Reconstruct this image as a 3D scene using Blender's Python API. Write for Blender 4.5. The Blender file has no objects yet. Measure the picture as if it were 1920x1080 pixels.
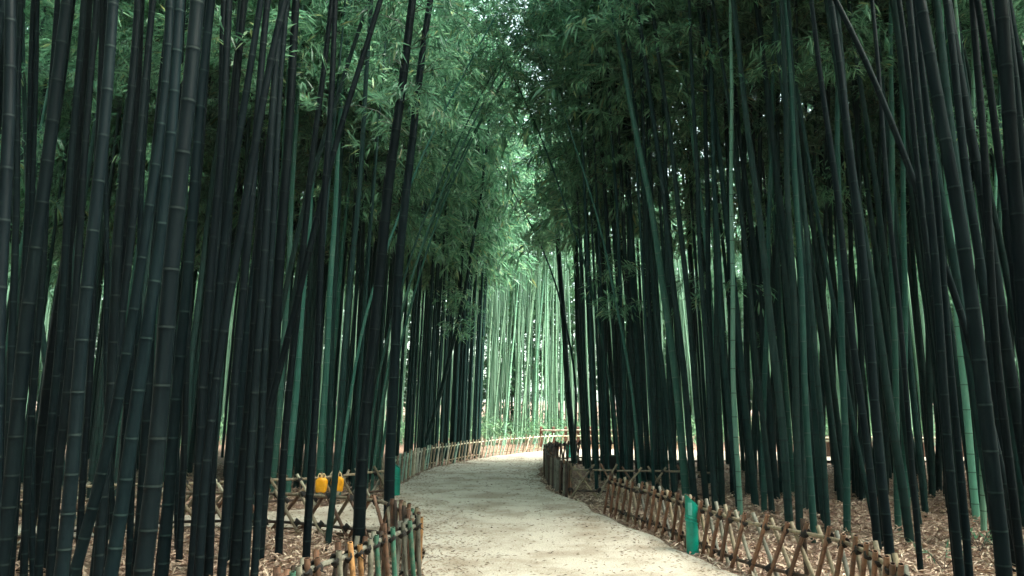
import bpy, math, random
import numpy as np
from mathutils import Vector, Quaternion, Matrix
R = math.radians
random.seed(7); rng = np.random.default_rng(7)
scene = bpy.context.scene
col = scene.collection

# ------------------------------------------------------------------ camera
F = 1400.0 / 1920.0
PITCH = math.atan(210 / 1400)
CAMH = 1.5
cam = bpy.data.cameras.new('camera'); cam.sensor_width = 36; cam.lens = 36 * F
cam.clip_start = 0.05; cam.clip_end = 3000
camo = bpy.data.objects.new('camera', cam); col.objects.link(camo)
camo.location = (0, 0, CAMH); camo.rotation_euler = (R(90) + PITCH, 0, 0)
scene.camera = camo

# ------------------------------------------------------------------ light
SUN_EL, SUN_AZ = 57, 108          # azimuth measured clockwise from +Y (from the right, a little behind the camera)
world = bpy.data.worlds.new('World'); scene.world = world; world.use_nodes = True
wt = world.node_tree; wn = wt.nodes; wn.clear()
sky = wn.new('ShaderNodeTexSky'); sky.sky_type = 'NISHITA'; sky.sun_disc = False
sky.sun_elevation = R(SUN_EL); sky.sun_rotation = R(SUN_AZ)
sky.air_density = 1.0; sky.dust_density = 2.0; sky.ozone_density = 1.0
hs = wn.new('ShaderNodeHueSaturation'); hs.inputs['Saturation'].default_value = 0.45
tint = wn.new('ShaderNodeMix'); tint.data_type = 'RGBA'; tint.blend_type = 'MULTIPLY'
tint.inputs[0].default_value = 1.0; tint.inputs[7].default_value = (0.88, 1.0, 0.86, 1)
bg = wn.new('ShaderNodeBackground'); bg.inputs[1].default_value = 0.15
wo = wn.new('ShaderNodeOutputWorld')
wt.links.new(sky.outputs[0], hs.inputs['Color']); wt.links.new(hs.outputs[0], tint.inputs[6])
wt.links.new(tint.outputs[2], bg.inputs[0]); wt.links.new(bg.outputs[0], wo.inputs[0])
sun = bpy.data.lights.new('sun', 'SUN'); sun.energy = 2.0; sun.angle = R(28); sun.color = (1.0, 0.97, 0.86)
suno = bpy.data.objects.new('sun', sun); col.objects.link(suno)
sd = Vector((math.sin(R(SUN_AZ)) * math.cos(R(SUN_EL)), math.cos(R(SUN_AZ)) * math.cos(R(SUN_EL)), math.sin(R(SUN_EL))))
suno.rotation_euler = sd.to_track_quat('Z', 'Y').to_euler()
scene.view_settings.view_transform = 'Standard'; scene.view_settings.look = 'None'
scene.view_settings.exposure = 2.98; scene.view_settings.gamma = 1
scene.render.engine = 'CYCLES'
cy = scene.cycles
cy.max_bounces = 6; cy.diffuse_bounces = 3; cy.glossy_bounces = 2; cy.transmission_bounces = 4; cy.volume_bounces = 0
cy.transparent_max_bounces = 6; cy.caustics_reflective = False; cy.caustics_refractive = False
cy.sample_clamp_indirect = 5

# ------------------------------------------------------------------ design-time layout: where a measured point stands in the world
st, ct = math.sin(PITCH), math.cos(PITCH)
def ray(u, v):
    cx = (u - 960) / 1400; cyy = (540 - v) / 1400
    return Vector((cx, ct - cyy * st, st + cyy * ct))
def ground(u, v, h=0.0):
    d = ray(u, v); t = (h - CAMH) / d.z
    return Vector((d.x * t, d.y * t, h))
def at_depth(u, v, y):
    d = ray(u, v); t = y / d.y
    return Vector((d.x * t, y, CAMH + d.z * t))
def proj(p):
    dy = p[1]; dz = p[2] - CAMH
    fw = dy * ct + dz * st; up = -dy * st + dz * ct
    return 960 + 1400 * p[0] / max(fw, .01), 540 - 1400 * up / max(fw, .01), fw

# ------------------------------------------------------------------ materials
def nodes_of(name):
    m = bpy.data.materials.new(name); m.use_nodes = True
    nt = m.node_tree; nt.nodes.clear()
    out = nt.nodes.new('ShaderNodeOutputMaterial')
    b = nt.nodes.new('ShaderNodeBsdfPrincipled')
    nt.links.new(b.outputs[0], out.inputs[0])
    return m, nt, b, out
def N(nt, t, **kw):
    n = nt.nodes.new(t)
    for k, v in kw.items(): setattr(n, k, v)
    return n
def ramp(nt, fac, stops):
    r = N(nt, 'ShaderNodeValToRGB'); e = r.color_ramp.elements
    while len(e) < len(stops): e.new(0.5)
    for i, (p, c) in enumerate(stops): e[i].position = p; e[i].color = (*c, 1)
    nt.links.new(fac, r.inputs[0]); return r.outputs[0]
def noise(nt, scale, detail=3, vec=None, rough=.5):
    n = N(nt, 'ShaderNodeTexNoise'); n.inputs['Scale'].default_value = scale; n.inputs['Detail'].default_value = detail
    n.inputs['Roughness'].default_value = rough
    if vec is not None: nt.links.new(vec, n.inputs['Vector'])
    return n.outputs[0]
def mixc(nt, f, a, b, mode='MIX'):
    m = N(nt, 'ShaderNodeMix', data_type='RGBA', blend_type=mode)
    for s, x in ((0, f), (6, a), (7, b)):
        if isinstance(x, bpy.types.NodeSocket): nt.links.new(x, m.inputs[s])
        elif isinstance(x, tuple): m.inputs[s].default_value = (*x, 1)
        else: m.inputs[s].default_value = x
    return m.outputs[2]
def stretched(nt, sx, sy, sz):
    tc = N(nt, 'ShaderNodeTexCoord'); mp = N(nt, 'ShaderNodeMapping')
    mp.inputs['Scale'].default_value = (sx, sy, sz); nt.links.new(tc.outputs['Object'], mp.inputs[0])
    return mp.outputs[0]

def bamboo_mat(name, a, b, c, rough=.5, spec=.06):
    """a, b: streak colours; c: waxy bloom / lichen patches."""
    m, nt, bs, out = nodes_of(name)
    oi = N(nt, 'ShaderNodeObjectInfo')
    v1 = stretched(nt, 30, 30, 0.9); v2 = stretched(nt, 7, 7, 2.2)
    base = ramp(nt, noise(nt, 1.0, 3, v1), [(.3, a), (.7, b)])
    patch = ramp(nt, noise(nt, 1.0, 4, v2, .65), [(.48, (0, 0, 0)), (.72, (1, 1, 1))])
    sc_ = N(nt, 'ShaderNodeMath', operation='MULTIPLY'); nt.links.new(patch, sc_.inputs[0]); sc_.inputs[1].default_value = .55
    colr = mixc(nt, sc_.outputs[0], base, c)
    var = ramp(nt, oi.outputs['Random'], [(0, (.55, .58, .60)), (.35, (.95, .9, .85)), (.7, (.85, 1.08, 1.05)), (1, (1.15, 1.1, 1.05))])
    colr = mixc(nt, 1.0, colr, var, 'MULTIPLY')
    nt.links.new(colr, bs.inputs['Base Color'])
    bs.inputs['Roughness'].default_value = rough; bs.inputs['Specular IOR Level'].default_value = spec
    bp = N(nt, 'ShaderNodeBump'); bp.inputs['Strength'].default_value = .15; bp.inputs['Distance'].default_value = .01
    nt.links.new(noise(nt, 1.0, 2, v1), bp.inputs['Height']); nt.links.new(bp.outputs[0], bs.inputs['Normal'])
    return m
M = {}
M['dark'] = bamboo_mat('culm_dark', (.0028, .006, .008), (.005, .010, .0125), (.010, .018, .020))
M['mid'] = bamboo_mat('culm_dark_teal_lifted', (.010, .025, .025), (.019, .040, .038), (.034, .058, .053))  # lightened copy of culm_dark, lifts the stems standing in deep shade
M['green'] = bamboo_mat('culm_green', (.026, .082, .068), (.045, .12, .098), (.09, .17, .135), .4)
M['pale'] = bamboo_mat('culm_pale', (.16, .34, .25), (.24, .44, .33), (.36, .50, .39), .45)
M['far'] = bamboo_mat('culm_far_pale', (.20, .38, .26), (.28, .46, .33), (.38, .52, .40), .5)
M['ring'] = bamboo_mat('culm_node_ring', (.011, .018, .019), (.019, .029, .028), (.034, .044, .042), .6)

M['ring_green'] = bamboo_mat('culm_node_ring_green', (.06, .11, .095), (.10, .155, .135), (.16, .21, .18), .6)
M['ring_pale'] = bamboo_mat('culm_node_ring_pale', (.07, .13, .10), (.12, .2, .15), (.2, .28, .22), .6)
def pole_mat(name, a, b, c, rough=.5):
    m, nt, bs, out = nodes_of(name)
    oi = N(nt, 'ShaderNodeObjectInfo')
    v1 = stretched(nt, 60, 60, 4); v2 = stretched(nt, 14, 14, 9)
    base = ramp(nt, noise(nt, 1.0, 3, v1), [(.3, a), (.7, b)])
    patch = ramp(nt, noise(nt, 1.0, 5, v2, .7), [(.5, (0, 0, 0)), (.62, (1, 1, 1))])
    colr = mixc(nt, patch, base, c)
    var = ramp(nt, oi.outputs['Random'], [(0, (.6, .58, .55)), (.5, (1, 1, 1)), (1, (1.3, 1.22, 1.1))])
    nt.links.new(mixc(nt, 1.0, colr, var, 'MULTIPLY'), bs.inputs['Base Color'])
    bs.inputs['Roughness'].default_value = rough; bs.inputs['Specular IOR Level'].default_value = .3
    return m
M['p_brown'] = pole_mat('pole_brown', (.13, .065, .042), (.20, .105, .066), (.07, .038, .028))
M['p_tan'] = pole_mat('pole_tan', (.21, .165, .11), (.32, .255, .175), (.12, .09, .068))
M['p_white'] = pole_mat('pole_bleached', (.42, .40, .32), (.55, .53, .43), (.30, .27, .21))
M['p_grey'] = pole_mat('pole_grey', (.14, .135, .11), (.22, .205, .17), (.08, .075, .06))
M['p_orange'] = pole_mat('pole_orange', (.40, .20, .08), (.50, .27, .12), (.24, .12, .06))
M['p_green'] = pole_mat('pole_green', (.04, .13, .09), (.07, .19, .13), (.16, .2, .14))
M['p_teal'] = pole_mat('pole_pale_teal', (.24, .38, .31), (.36, .48, .39), (.20, .24, .19))
M['p_dark'] = pole_mat('pole_dark', (.045, .03, .024), (.08, .05, .038), (.03, .022, .018))
M['rope'] = pole_mat('rope_black', (.012, .011, .011), (.025, .022, .02), (.02, .018, .018), .8)
M['hole'] = pole_mat('pole_inside', (.03, .02, .015), (.05, .03, .02), (.02, .015, .01), .9)
M['redwood'] = pole_mat('post_reddish', (.10, .05, .036), (.15, .075, .052), (.07, .04, .03))

def leaf_mat(name, stops, transl=.4, rough=.45):
    m, nt, bs, out = nodes_of(name)
    g = N(nt, 'ShaderNodeNewGeometry')
    oi = N(nt, 'ShaderNodeObjectInfo')
    c = ramp(nt, g.outputs['Random Per Island'], stops)
    var = ramp(nt, oi.outputs['Random'], [(0, (.8, .85, .85)), (1, (1.15, 1.1, 1.0))])
    c = mixc(nt, 1.0, c, var, 'MULTIPLY')
    nt.links.new(c, bs.inputs['Base Color']); bs.inputs['Roughness'].default_value = rough
    bs.inputs['Specular IOR Level'].default_value = .5
    if transl:
        t = N(nt, 'ShaderNodeBsdfTranslucent'); nt.links.new(c, t.inputs[0])
        mx = N(nt, 'ShaderNodeMixShader'); mx.inputs[0].default_value = transl
        nt.links.new(bs.outputs[0], mx.inputs[1]); nt.links.new(t.outputs[0], mx.inputs[2]); nt.links.new(mx.outputs[0], out.inputs[0])
    return m
M['leaf'] = leaf_mat('bamboo_leaf', [(0, (.035, .11, .07)), (.45, (.125, .30, .185)), (.9, (.26, .50, .33)), (1, (.32, .36, .16))], .48, .36)
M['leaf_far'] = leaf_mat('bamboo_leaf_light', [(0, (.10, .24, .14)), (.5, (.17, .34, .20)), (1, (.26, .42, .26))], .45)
M['leaf_warm'] = leaf_mat('bamboo_leaf_yellowing', [(0, (.05, .09, .045)), (.45, (.09, .13, .05)), (.8, (.22, .22, .07)), (1, (.20, .12, .06))])
M['twig'] = pole_mat('twig', (.05, .08, .05), (.08, .12, .07), (.04, .05, .04))
M['litter'] = leaf_mat('dry_leaf', [(0, (.17, .10, .07)), (.3, (.36, .235, .175)), (.65, (.52, .37, .285)), (1, (.68, .53, .42))], 0, .6)
M['bits'] = leaf_mat('dark_leaf_bits', [(0, (.10, .06, .045)), (.5, (.22, .15, .11)), (1, (.40, .30, .22))], 0, .7)

def ground_mat():
    m, nt, bs, out = nodes_of('litter_ground')
    tc = N(nt, 'ShaderNodeTexCoord')
    n1 = noise(nt, 26, 8, tc.outputs['Object'], .7); n2 = noise(nt, 1.2, 3, tc.outputs['Object'])
    c = ramp(nt, n1, [(.32, (.06, .035, .026)), (.5, (.22, .135, .10)), (.62, (.38, .25, .185)), (.75, (.52, .38, .29))])
    v = ramp(nt, n2, [(.3, (.7, .72, .72)), (.7, (1.15, 1.05, 1))])
    nt.links.new(mixc(nt, 1.0, c, v, 'MULTIPLY'), bs.inputs['Base Color']); bs.inputs['Roughness'].default_value = .9
    bp = N(nt, 'ShaderNodeBump'); bp.inputs['Strength'].default_value = .8; bp.inputs['Distance'].default_value = .03
    nt.links.new(n1, bp.inputs['Height']); nt.links.new(bp.outputs[0], bs.inputs['Normal'])
    return m
def path_mat():
    m, nt, bs, out = nodes_of('sandy_path')
    tc = N(nt, 'ShaderNodeTexCoord')
    n1 = noise(nt, 60, 8, tc.outputs['Object'], .75); n2 = noise(nt, 1.6, 5, tc.outputs['Object'], .6); n3 = noise(nt, 9, 6, tc.outputs['Object'], .7)
    c = ramp(nt, n1, [(.34, (.27, .21, .165)), (.5, (.53, .465, .385)), (.66, (.74, .68, .59))])
    v = ramp(nt, n2, [(.36, (.66, .59, .53)), (.56, (1.0, .98, .97)), (.8, (1.1, 1.1, 1.08))])
    c = mixc(nt, 1.0, c, v, 'MULTIPLY')
    d = ramp(nt, n3, [(.62, (0, 0, 0)), (.74, (1, 1, 1))])
    s = N(nt, 'ShaderNodeMath', operation='MULTIPLY'); nt.links.new(d, s.inputs[0]); s.inputs[1].default_value = .6
    c = mixc(nt, s.outputs[0], c, (.20, .14, .10))
    nt.links.new(c, bs.inputs['Base Color']); bs.inputs['Roughness'].default_value = .92
    bp = N(nt, 'ShaderNodeBump'); bp.inputs['Strength'].default_value = .6; bp.inputs['Distance'].default_value = .015
    nt.links.new(n3, bp.inputs['Height']); nt.links.new(bp.outputs[0], bs.inputs['Normal'])
    return m
M['ground'] = ground_mat(); M['path'] = path_mat()
def plain(name, c, rough=.5, spec=.4, var=.15, scale=20):
    m, nt, bs, out = nodes_of(name)
    tc = N(nt, 'ShaderNodeTexCoord')
    k1 = tuple(x * (1 - var) for x in c); k2 = tuple(min(1, x * (1 + var)) for x in c)
    nt.links.new(ramp(nt, noise(nt, scale, 5, tc.outputs['Object'], .6), [(.3, k1), (.7, k2)]), bs.inputs['Base Color'])
    bs.inputs['Roughness'].default_value = rough; bs.inputs['Specular IOR Level'].default_value = spec
    return m
M['bollard'] = plain('bollard_green', (.0, .21, .15), .4, .4, .3, 8)
M['bollard_band'] = plain('bollard_band_green', (.0, .26, .19), .4)
M['bollard_in'] = plain('bollard_inside', (.01, .12, .09), .7)
M['plate'] = plain('bollard_plate', (.08, .33, .28), .35, .5, .1)
M['bag'] = plain('bag_yellow', (.85, .36, .01), .5, .35, .14, 14)
M['bag_top'] = plain('bag_top_cream', (.75, .55, .30), .6)
M['box'] = plain('box_black', (.01, .011, .012), .6)
M['box_label'] = plain('box_label_grey', (.10, .11, .12), .6)

# ------------------------------------------------------------------ mesh building
class MB:
    def __init__(s): s.v = []; s.f3 = []; s.f4 = []; s.m3 = []; s.m4 = []; s.n = 0; s.ex = []; s.mex = []
    def add(s, v, f, mi=0):
        v = np.asarray(v, float); f = np.asarray(f, int)
        if len(f):
            (s.f4 if f.shape[1] == 4 else s.f3).append(f + s.n); (s.m4 if f.shape[1] == 4 else s.m3).append(np.full(len(f), mi) if np.isscalar(mi) else np.asarray(mi))
        s.v.append(v); s.n += len(v)
    def merge(s, o, mat4=None):
        for arr in o.v:
            a = arr
            if mat4 is not None: a = arr @ mat4[:3, :3].T + mat4[:3, 3]
            s.v.append(a)
        s.f4 += [f + s.n for f in o.f4]; s.m4 += o.m4; s.f3 += [f + s.n for f in o.f3]; s.m3 += o.m3
        s.n += o.n
    def flat(s):
        return s
    def mesh(s, name, mats, smooth=True):
        me = bpy.data.meshes.new(name)
        v = np.concatenate(s.v).astype(np.float32)
        f4 = np.concatenate(s.f4) if s.f4 else np.zeros((0, 4), int); f3 = np.concatenate(s.f3) if s.f3 else np.zeros((0, 3), int)
        m = np.concatenate([np.concatenate(s.m4) if s.m4 else np.zeros(0, int), np.concatenate(s.m3) if s.m3 else np.zeros(0, int)])
        me.vertices.add(len(v)); me.vertices.foreach_set('co', v.ravel())
        nl = len(f4) * 4 + len(f3) * 3
        me.loops.add(nl); me.loops.foreach_set('vertex_index', np.concatenate([f4.ravel(), f3.ravel()]).astype(np.int32))
        me.polygons.add(len(f4) + len(f3))
        ls = np.concatenate([np.arange(len(f4)) * 4, len(f4) * 4 + np.arange(len(f3)) * 3]).astype(np.int32)
        me.polygons.foreach_set('loop_start', ls)
        me.polygons.foreach_set('material_index', m.astype(np.int32))
        me.polygons.foreach_set('use_smooth', np.full(len(m), smooth))
        for x in mats: me.materials.append(M[x])
        me.update(calc_edges=True); me.validate()
        return me
def tube(mb, P, rad, sides=8, mi=0, cap=True, ref=None, hollow=False, mi_in=None):
    """swept tube along points P with radii rad; mi may be a list per ring segment."""
    P = np.asarray(P, float); n = len(P); rad = np.full(n, rad) if np.isscalar(rad) else np.asarray(rad, float)
    T = np.gradient(P, axis=0); T /= np.linalg.norm(T, axis=1)[:, None] + 1e-9
    ref = np.array((0, 1, 0.) if ref is None else ref)
    e1 = np.cross(T, ref); e1 /= np.linalg.norm(e1, axis=1)[:, None] + 1e-9
    e2 = np.cross(T, e1)
    a = np.linspace(0, 2 * math.pi, sides, endpoint=False)
    V = P[:, None, :] + rad[:, None, None] * (np.cos(a)[None, :, None] * e1[:, None, :] + np.sin(a)[None, :, None] * e2[:, None, :])
    i = np.arange(n - 1)[:, None] * sides; j = np.arange(sides)[None, :]; j2 = (j + 1) % sides
    Fq = np.stack([i + j, i + j2, i + sides + j2, i + sides + j], -1).reshape(-1, 4)
    mm = np.repeat(np.full(n - 1, mi) if np.isscalar(mi) else np.asarray(mi), sides)
    mb.add(V.reshape(-1, 3), Fq, mm)
    if cap:
        for k, c in ((0, P[0]), (n - 1, P[-1])):
            if hollow and k == n - 1:
                ring = V[k]; d = T[k]; rin = c + (ring - c) * .72; deep = rin - d * rad[k] * 2.5
                vv = np.concatenate([ring, rin, deep, [c - d * rad[k] * 2.5]]); s = sides; J = np.arange(s); J2 = (J + 1) % s
                mb.add(vv, np.concatenate([np.stack([J, J2, s + J2, s + J], -1)]), mi if np.isscalar(mi) else 0)
                mb.add(vv[s:], np.stack([J, J2, s + J2, s + J], -1), mi_in if mi_in is not None else 0)
                mb.add(vv[2 * s:], np.stack([J, J2, np.full(s, s)], -1), mi_in if mi_in is not None else 0)
            else:
                J = np.arange(sides); J2 = (J + 1) % sides
                mb.add(np.concatenate([V[k], [c]]), np.stack([J, J2, np.full(sides, sides)], -1), 0 if not np.isscalar(mi) else mi)

def obj(name, me, parent=None, loc=(0, 0, 0), rot=None, scale=None):
    o = bpy.data.objects.new(name, me); col.objects.link(o)
    if parent is not None: o.parent = parent
    o.location = loc
    if rot is not None: o.rotation_mode = 'QUATERNION'; o.rotation_quaternion = rot
    if scale is not None: o.scale = scale
    return o
def root(name, loc, label, cat, group=None):
    o = bpy.data.objects.new(name, None); col.objects.link(o); o.location = loc
    o.empty_display_size = .1
    o['label'] = label; o['category'] = cat
    if group: o['group'] = group
    return o
def tagk(o, kind, label=None, cat=None):
    o['kind'] = kind
    if label: o['label'] = label
    if cat: o['category'] = cat

# ------------------------------------------------------------------ polyline tools
def smooth_line(pts, step=.05):
    P = np.array([(p[0], p[1]) for p in pts], float)
    out = []
    for i in range(len(P) - 1):
        p0 = P[max(i - 1, 0)]; p1 = P[i]; p2 = P[i + 1]; p3 = P[min(i + 2, len(P) - 1)]
        for t in np.linspace(0, 1, 24, endpoint=False):
            out.append(.5 * ((2 * p1) + (-p0 + p2) * t + (2 * p0 - 5 * p1 + 4 * p2 - p3) * t * t + (-p0 + 3 * p1 - 3 * p2 + p3) * t ** 3))
    out.append(P[-1]); out = np.array(out)
    d = np.concatenate([[0], np.cumsum(np.linalg.norm(np.diff(out, axis=0), axis=1))])
    s = np.arange(0, d[-1], step)
    return np.stack([np.interp(s, d, out[:, 0]), np.interp(s, d, out[:, 1])], 1), s
def g2(u, v, h=0.0):
    p = ground(u, v, h); return (p.x, p.y)

# ------------------------------------------------------------------ fence lines (measured foot or rail points)
H = .42
L_near = [g2(747, 944, .48), g2(768, 962, .45), (g2(781, 980, .44)), g2(758, 998, H), g2(713, 1017, H), g2(647, 1047, H), g2(590, 1065, H), g2(545, 1092, H), g2(510, 1140, H)]
L_side_near = [g2(742, 945, .46), g2(713, 938, H), g2(600, 926, H), g2(500, 922, H), g2(314, 922, H), g2(190, 932, H), g2(10, 946, H), g2(-160, 960, H)]
L_side_far = [g2(728, 880, .40), g2(680, 886, .38), g2(573, 899, .36), g2(415, 905, .36), g2(190, 913, .36), g2(18, 923, .36), g2(-140, 932, .36)]
L_main = [g2(722, 913), g2(747, 902), g2(797, 878), g2(847, 867), g2(897, 857.5), g2(947, 851), g2(1027, 843.5), g2(1064, 842), (3.2, 23.4), (5.5, 22.9)]
R_near = [g2(1139, 960), g2(1190, 981), g2(1244, 1001), g2(1319, 1036), g2(1394, 1068), g2(1536, 1004, H), g2(1604, 1026, H), g2(1671, 1066, H), g2(1720, 1110, H)]
R_side = [g2(1072, 929), g2(1110, 929), g2(1157, 931), g2(1225, 933), g2(1300, 936), g2(1340, 938)]
R_far = [g2(1069, 929), g2(1049, 920), g2(1034, 906), g2(1026, 889), (.78, 17.0), (1.05, 18.4), (1.7, 19.1), (3.0, 19.3)]

# ------------------------------------------------------------------ the setting: ground and paths
mb = MB()
gx = np.concatenate([[-900, -200, -60], np.linspace(-24, 24, 97), [60, 200, 900]]); gy = np.concatenate([[-900, -200, -60], np.linspace(-14, 40, 109), [70, 200, 900]])
GX, GY = np.meshgrid(gx, gy, indexing='ij')
def inside(poly, x, y):
    x = np.asarray(x, float); y = np.asarray(y, float); r = np.zeros(x.shape, bool); n = len(poly)
    for i in range(n):
        x1, y1 = poly[i]; x2, y2 = poly[(i + 1) % n]
        if y1 == y2: continue
        c = ((y1 > y) != (y2 > y)) & (x < (x2 - x1) * (y - y1) / (y2 - y1) + x1); r ^= c
    return r
pl = np.array(smooth_line([(-1.0, -14), (-1.0, -3), (-.98, 3.2), g2(790, 1079), g2(783, 1010), g2(776, 960), g2(762, 945)], .2)[0])
lm = smooth_line(L_main, .2)[0]; lm = lm[lm[:, 1] > 12.2]
rf = smooth_line(R_far, .2)[0]
rn = smooth_line(R_near[:6], .2)[0]
off = lambda a, dx: np.stack([a[:, 0] + dx, a[:, 1]], 1)
right_edge = np.concatenate([[(3.0 + 20, 18.9)], rf[::-1] + np.array([-.16, .0]), np.array([g2(1095, 945)]), off(rn, -.18), [(2.0, 3.5), (1.75, 0), (1.7, -14)]])
left_edge = np.concatenate([pl, [g2(742, 932)], lm + np.array([.15, -.10]), [(9, 22.0), (23, 21.4)]])
PATH = np.concatenate([left_edge, right_edge])
sn = smooth_line(L_side_near, .2)[0]; sf = smooth_line(L_side_far, .2)[0]
SIDE = np.concatenate([[g2(790, 935)], sn + np.array([0, .12]), [(-14, 8.6), (-14, 10.6)], sf[::-1] + np.array([0, -.45]), [g2(790, 915)]])
Z = np.zeros_like(GX)
near = (np.abs(GX) < 23) & (GY > -13) & (GY < 39)
flatm = inside(PATH, GX, GY) | inside(SIDE, GX, GY)
# gentle unevenness on the grove floor only
bump = .035 * (np.sin(GX * 1.3 + GY * .7) + np.sin(GY * 1.9 - GX * .6 + 1)) - .05
Z = np.where(near, -.02 + np.minimum(bump, 0), -.02)
Vg = np.stack([GX, GY, Z], -1).reshape(-1, 3)
ny_ = len(gy); ii = np.arange(len(gx) - 1)[:, None] * ny_ + np.arange(ny_ - 1)[None, :]
mb.add(Vg, np.stack([ii, ii + ny_, ii + ny_ + 1, ii + 1], -1).reshape(-1, 4))
o = obj('ground', mb.mesh('ground', ['ground'])); tagk(o, 'structure', 'brown ground strewn with dry bamboo leaves', 'ground')
def poly_sheet(name, poly, z):
    import bmesh
    bm = bmesh.new(); vs = [bm.verts.new((p[0], p[1], z)) for p in poly]
    es = [bm.edges.new((vs[i], vs[(i + 1) % len(vs)])) for i in range(len(vs))]
    bmesh.ops.triangle_fill(bm, edges=es, use_beauty=True)
    for f in bm.faces:
        if f.normal.z < 0: f.normal_flip()
    me = bpy.data.meshes.new(name); bm.to_mesh(me); bm.free(); me.materials.append(M['path'])
    return obj(name, me)
def wobble(poly, amp=.05):
    P = np.array(poly); return P + amp * np.stack([np.sin(P[:, 1] * 5.1 + P[:, 0]), np.sin(P[:, 0] * 4.3 + P[:, 1] * 2)], 1) * .6
o = poly_sheet('path', wobble(PATH), 0.0); tagk(o, 'structure', 'pale sandy path curving between the bamboo groves', 'path')
o = poly_sheet('side_path', wobble(SIDE), -0.004); tagk(o, 'structure', 'pale sandy side path branching off to the left', 'path')

# ------------------------------------------------------------------ crowns (leafy branches) as shared meshes
def leaves(mb, base, d, length, width, up, mi=0):
    """base,d (n,3); two triangles per leaf folded along the midrib."""
    d = d / (np.linalg.norm(d, axis=1)[:, None] + 1e-9)
    s = np.cross(d, up); s /= np.linalg.norm(s, axis=1)[:, None] + 1e-6
    nrm = np.cross(s, d)
    L = length[:, None]; W = width[:, None]
    sag = np.array([0, 0, -1.]) * L * .12
    mid = base + d * L * .42
    a = mid + s * W * .5 + nrm * W * .12; b = mid - s * W * .5 + nrm * W * .12; tip = base + d * L + sag
    n = len(base); V = np.stack([base, a, tip, b], 1).reshape(-1, 3)
    i = np.arange(n) * 4
    mb.add(V, np.concatenate([np.stack([i, i + 1, i + 2], -1), np.stack([i, i + 2, i + 3], -1)]), mi)
def crown(seed, Lc=6.0, Rc=1.3, step=.27, twd=.145, nl=9, lsc=1.0, twigs=True, droop=1.0):
    g = np.random.default_rng(seed); mb = MB()
    hs_ = np.arange(0.0, Lc, step); B = []; Dr = []
    az = g.uniform(0, 6.28)
    for h in hs_:
        t = h / Lc
        for k in range(2):
            az += math.pi * .5 + g.uniform(-.7, .7) if k == 0 else g.uniform(.5, 1.2)
            if g.random() < .12: continue
            Lb = Rc * (.35 + .75 * math.sin(math.pi * min(1, .18 + .8 * t)) ) * g.uniform(.55, 1.25) * (1.0 if t < .9 else .6)
            od = np.array([math.cos(az), math.sin(az), 0]); sgn = np.array([-math.sin(az), math.cos(az), 0]) * g.uniform(-.25, .25)
            ss = np.linspace(0, 1, 5)
            P = np.array([0, 0, h]) + (od + sgn * 0)[None] * (ss * Lb)[:, None] + sgn[None] * (ss ** 2 * Lb)[:, None] + np.array([0, 0, 1.])[None] * ((.75 * ss - (.55 + .35 * droop) * ss ** 2) * Lb)[:, None]
            if twigs: tube(mb, P, np.linspace(.008, .003, 5), 3, 1, cap=False)
            m = max(3, int(Lb / twd))
            q = g.uniform(.22, 1.0, m)
            pos = np.stack([np.interp(q, ss, P[:, c]) for c in range(3)], 1) + g.normal(0, .09, (m, 3)) * (q[:, None])
            for p_, q_ in zip(pos, q):
                B.append(np.repeat(p_[None], nl, 0) + g.normal(0, .045, (nl, 3)))
                tw = od * .6 + g.normal(0, .6, 3)
                Dr.append(tw[None] + g.normal(0, .38, (nl, 3)) + np.array([0, 0, -.45 * droop]))
    B = np.concatenate(B); Dr = np.concatenate(Dr); n = len(B)
    leaves(mb, B, Dr, g.uniform(.11, .21, n) * lsc, g.uniform(.019, .032, n) * lsc, g.normal(0, .3, (n, 3)) + np.array([0, 0, 1.]))
    return mb
CR = [crown(100 + i, 6.5, random.uniform(1.1, 1.5)) for i in range(7)]
CRM = [c.mesh('crown_leaves', ['leaf', 'twig'], False) for c in CR]
CRL = [crown(200 + i, 8.5, random.uniform(1.1, 1.4), .25) for i in range(4)]       # long crowns whose leaves start low
CRLM = [c.mesh('crown_leaves_low', ['leaf', 'twig'], False) for c in CRL]
CRWM = [c.mesh('crown_leaves_yellowing', ['leaf_warm', 'twig'], False) for c in CRL[:2]]
CRFM = [c.mesh('crown_leaves_light', ['leaf_far', 'twig'], False) for c in CRL[1:4]]
CRF = [crown(300 + i, 6.5, 1.5, .5, .2, 6, 1.7, False) for i in range(4)]
SPR = []
for i in range(4):
    m_ = crown(400 + i, .35, .8, .12, .08, 8, 1.0); SPR.append(m_.mesh('leafy_branch', ['leaf', 'twig'], False))

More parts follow.
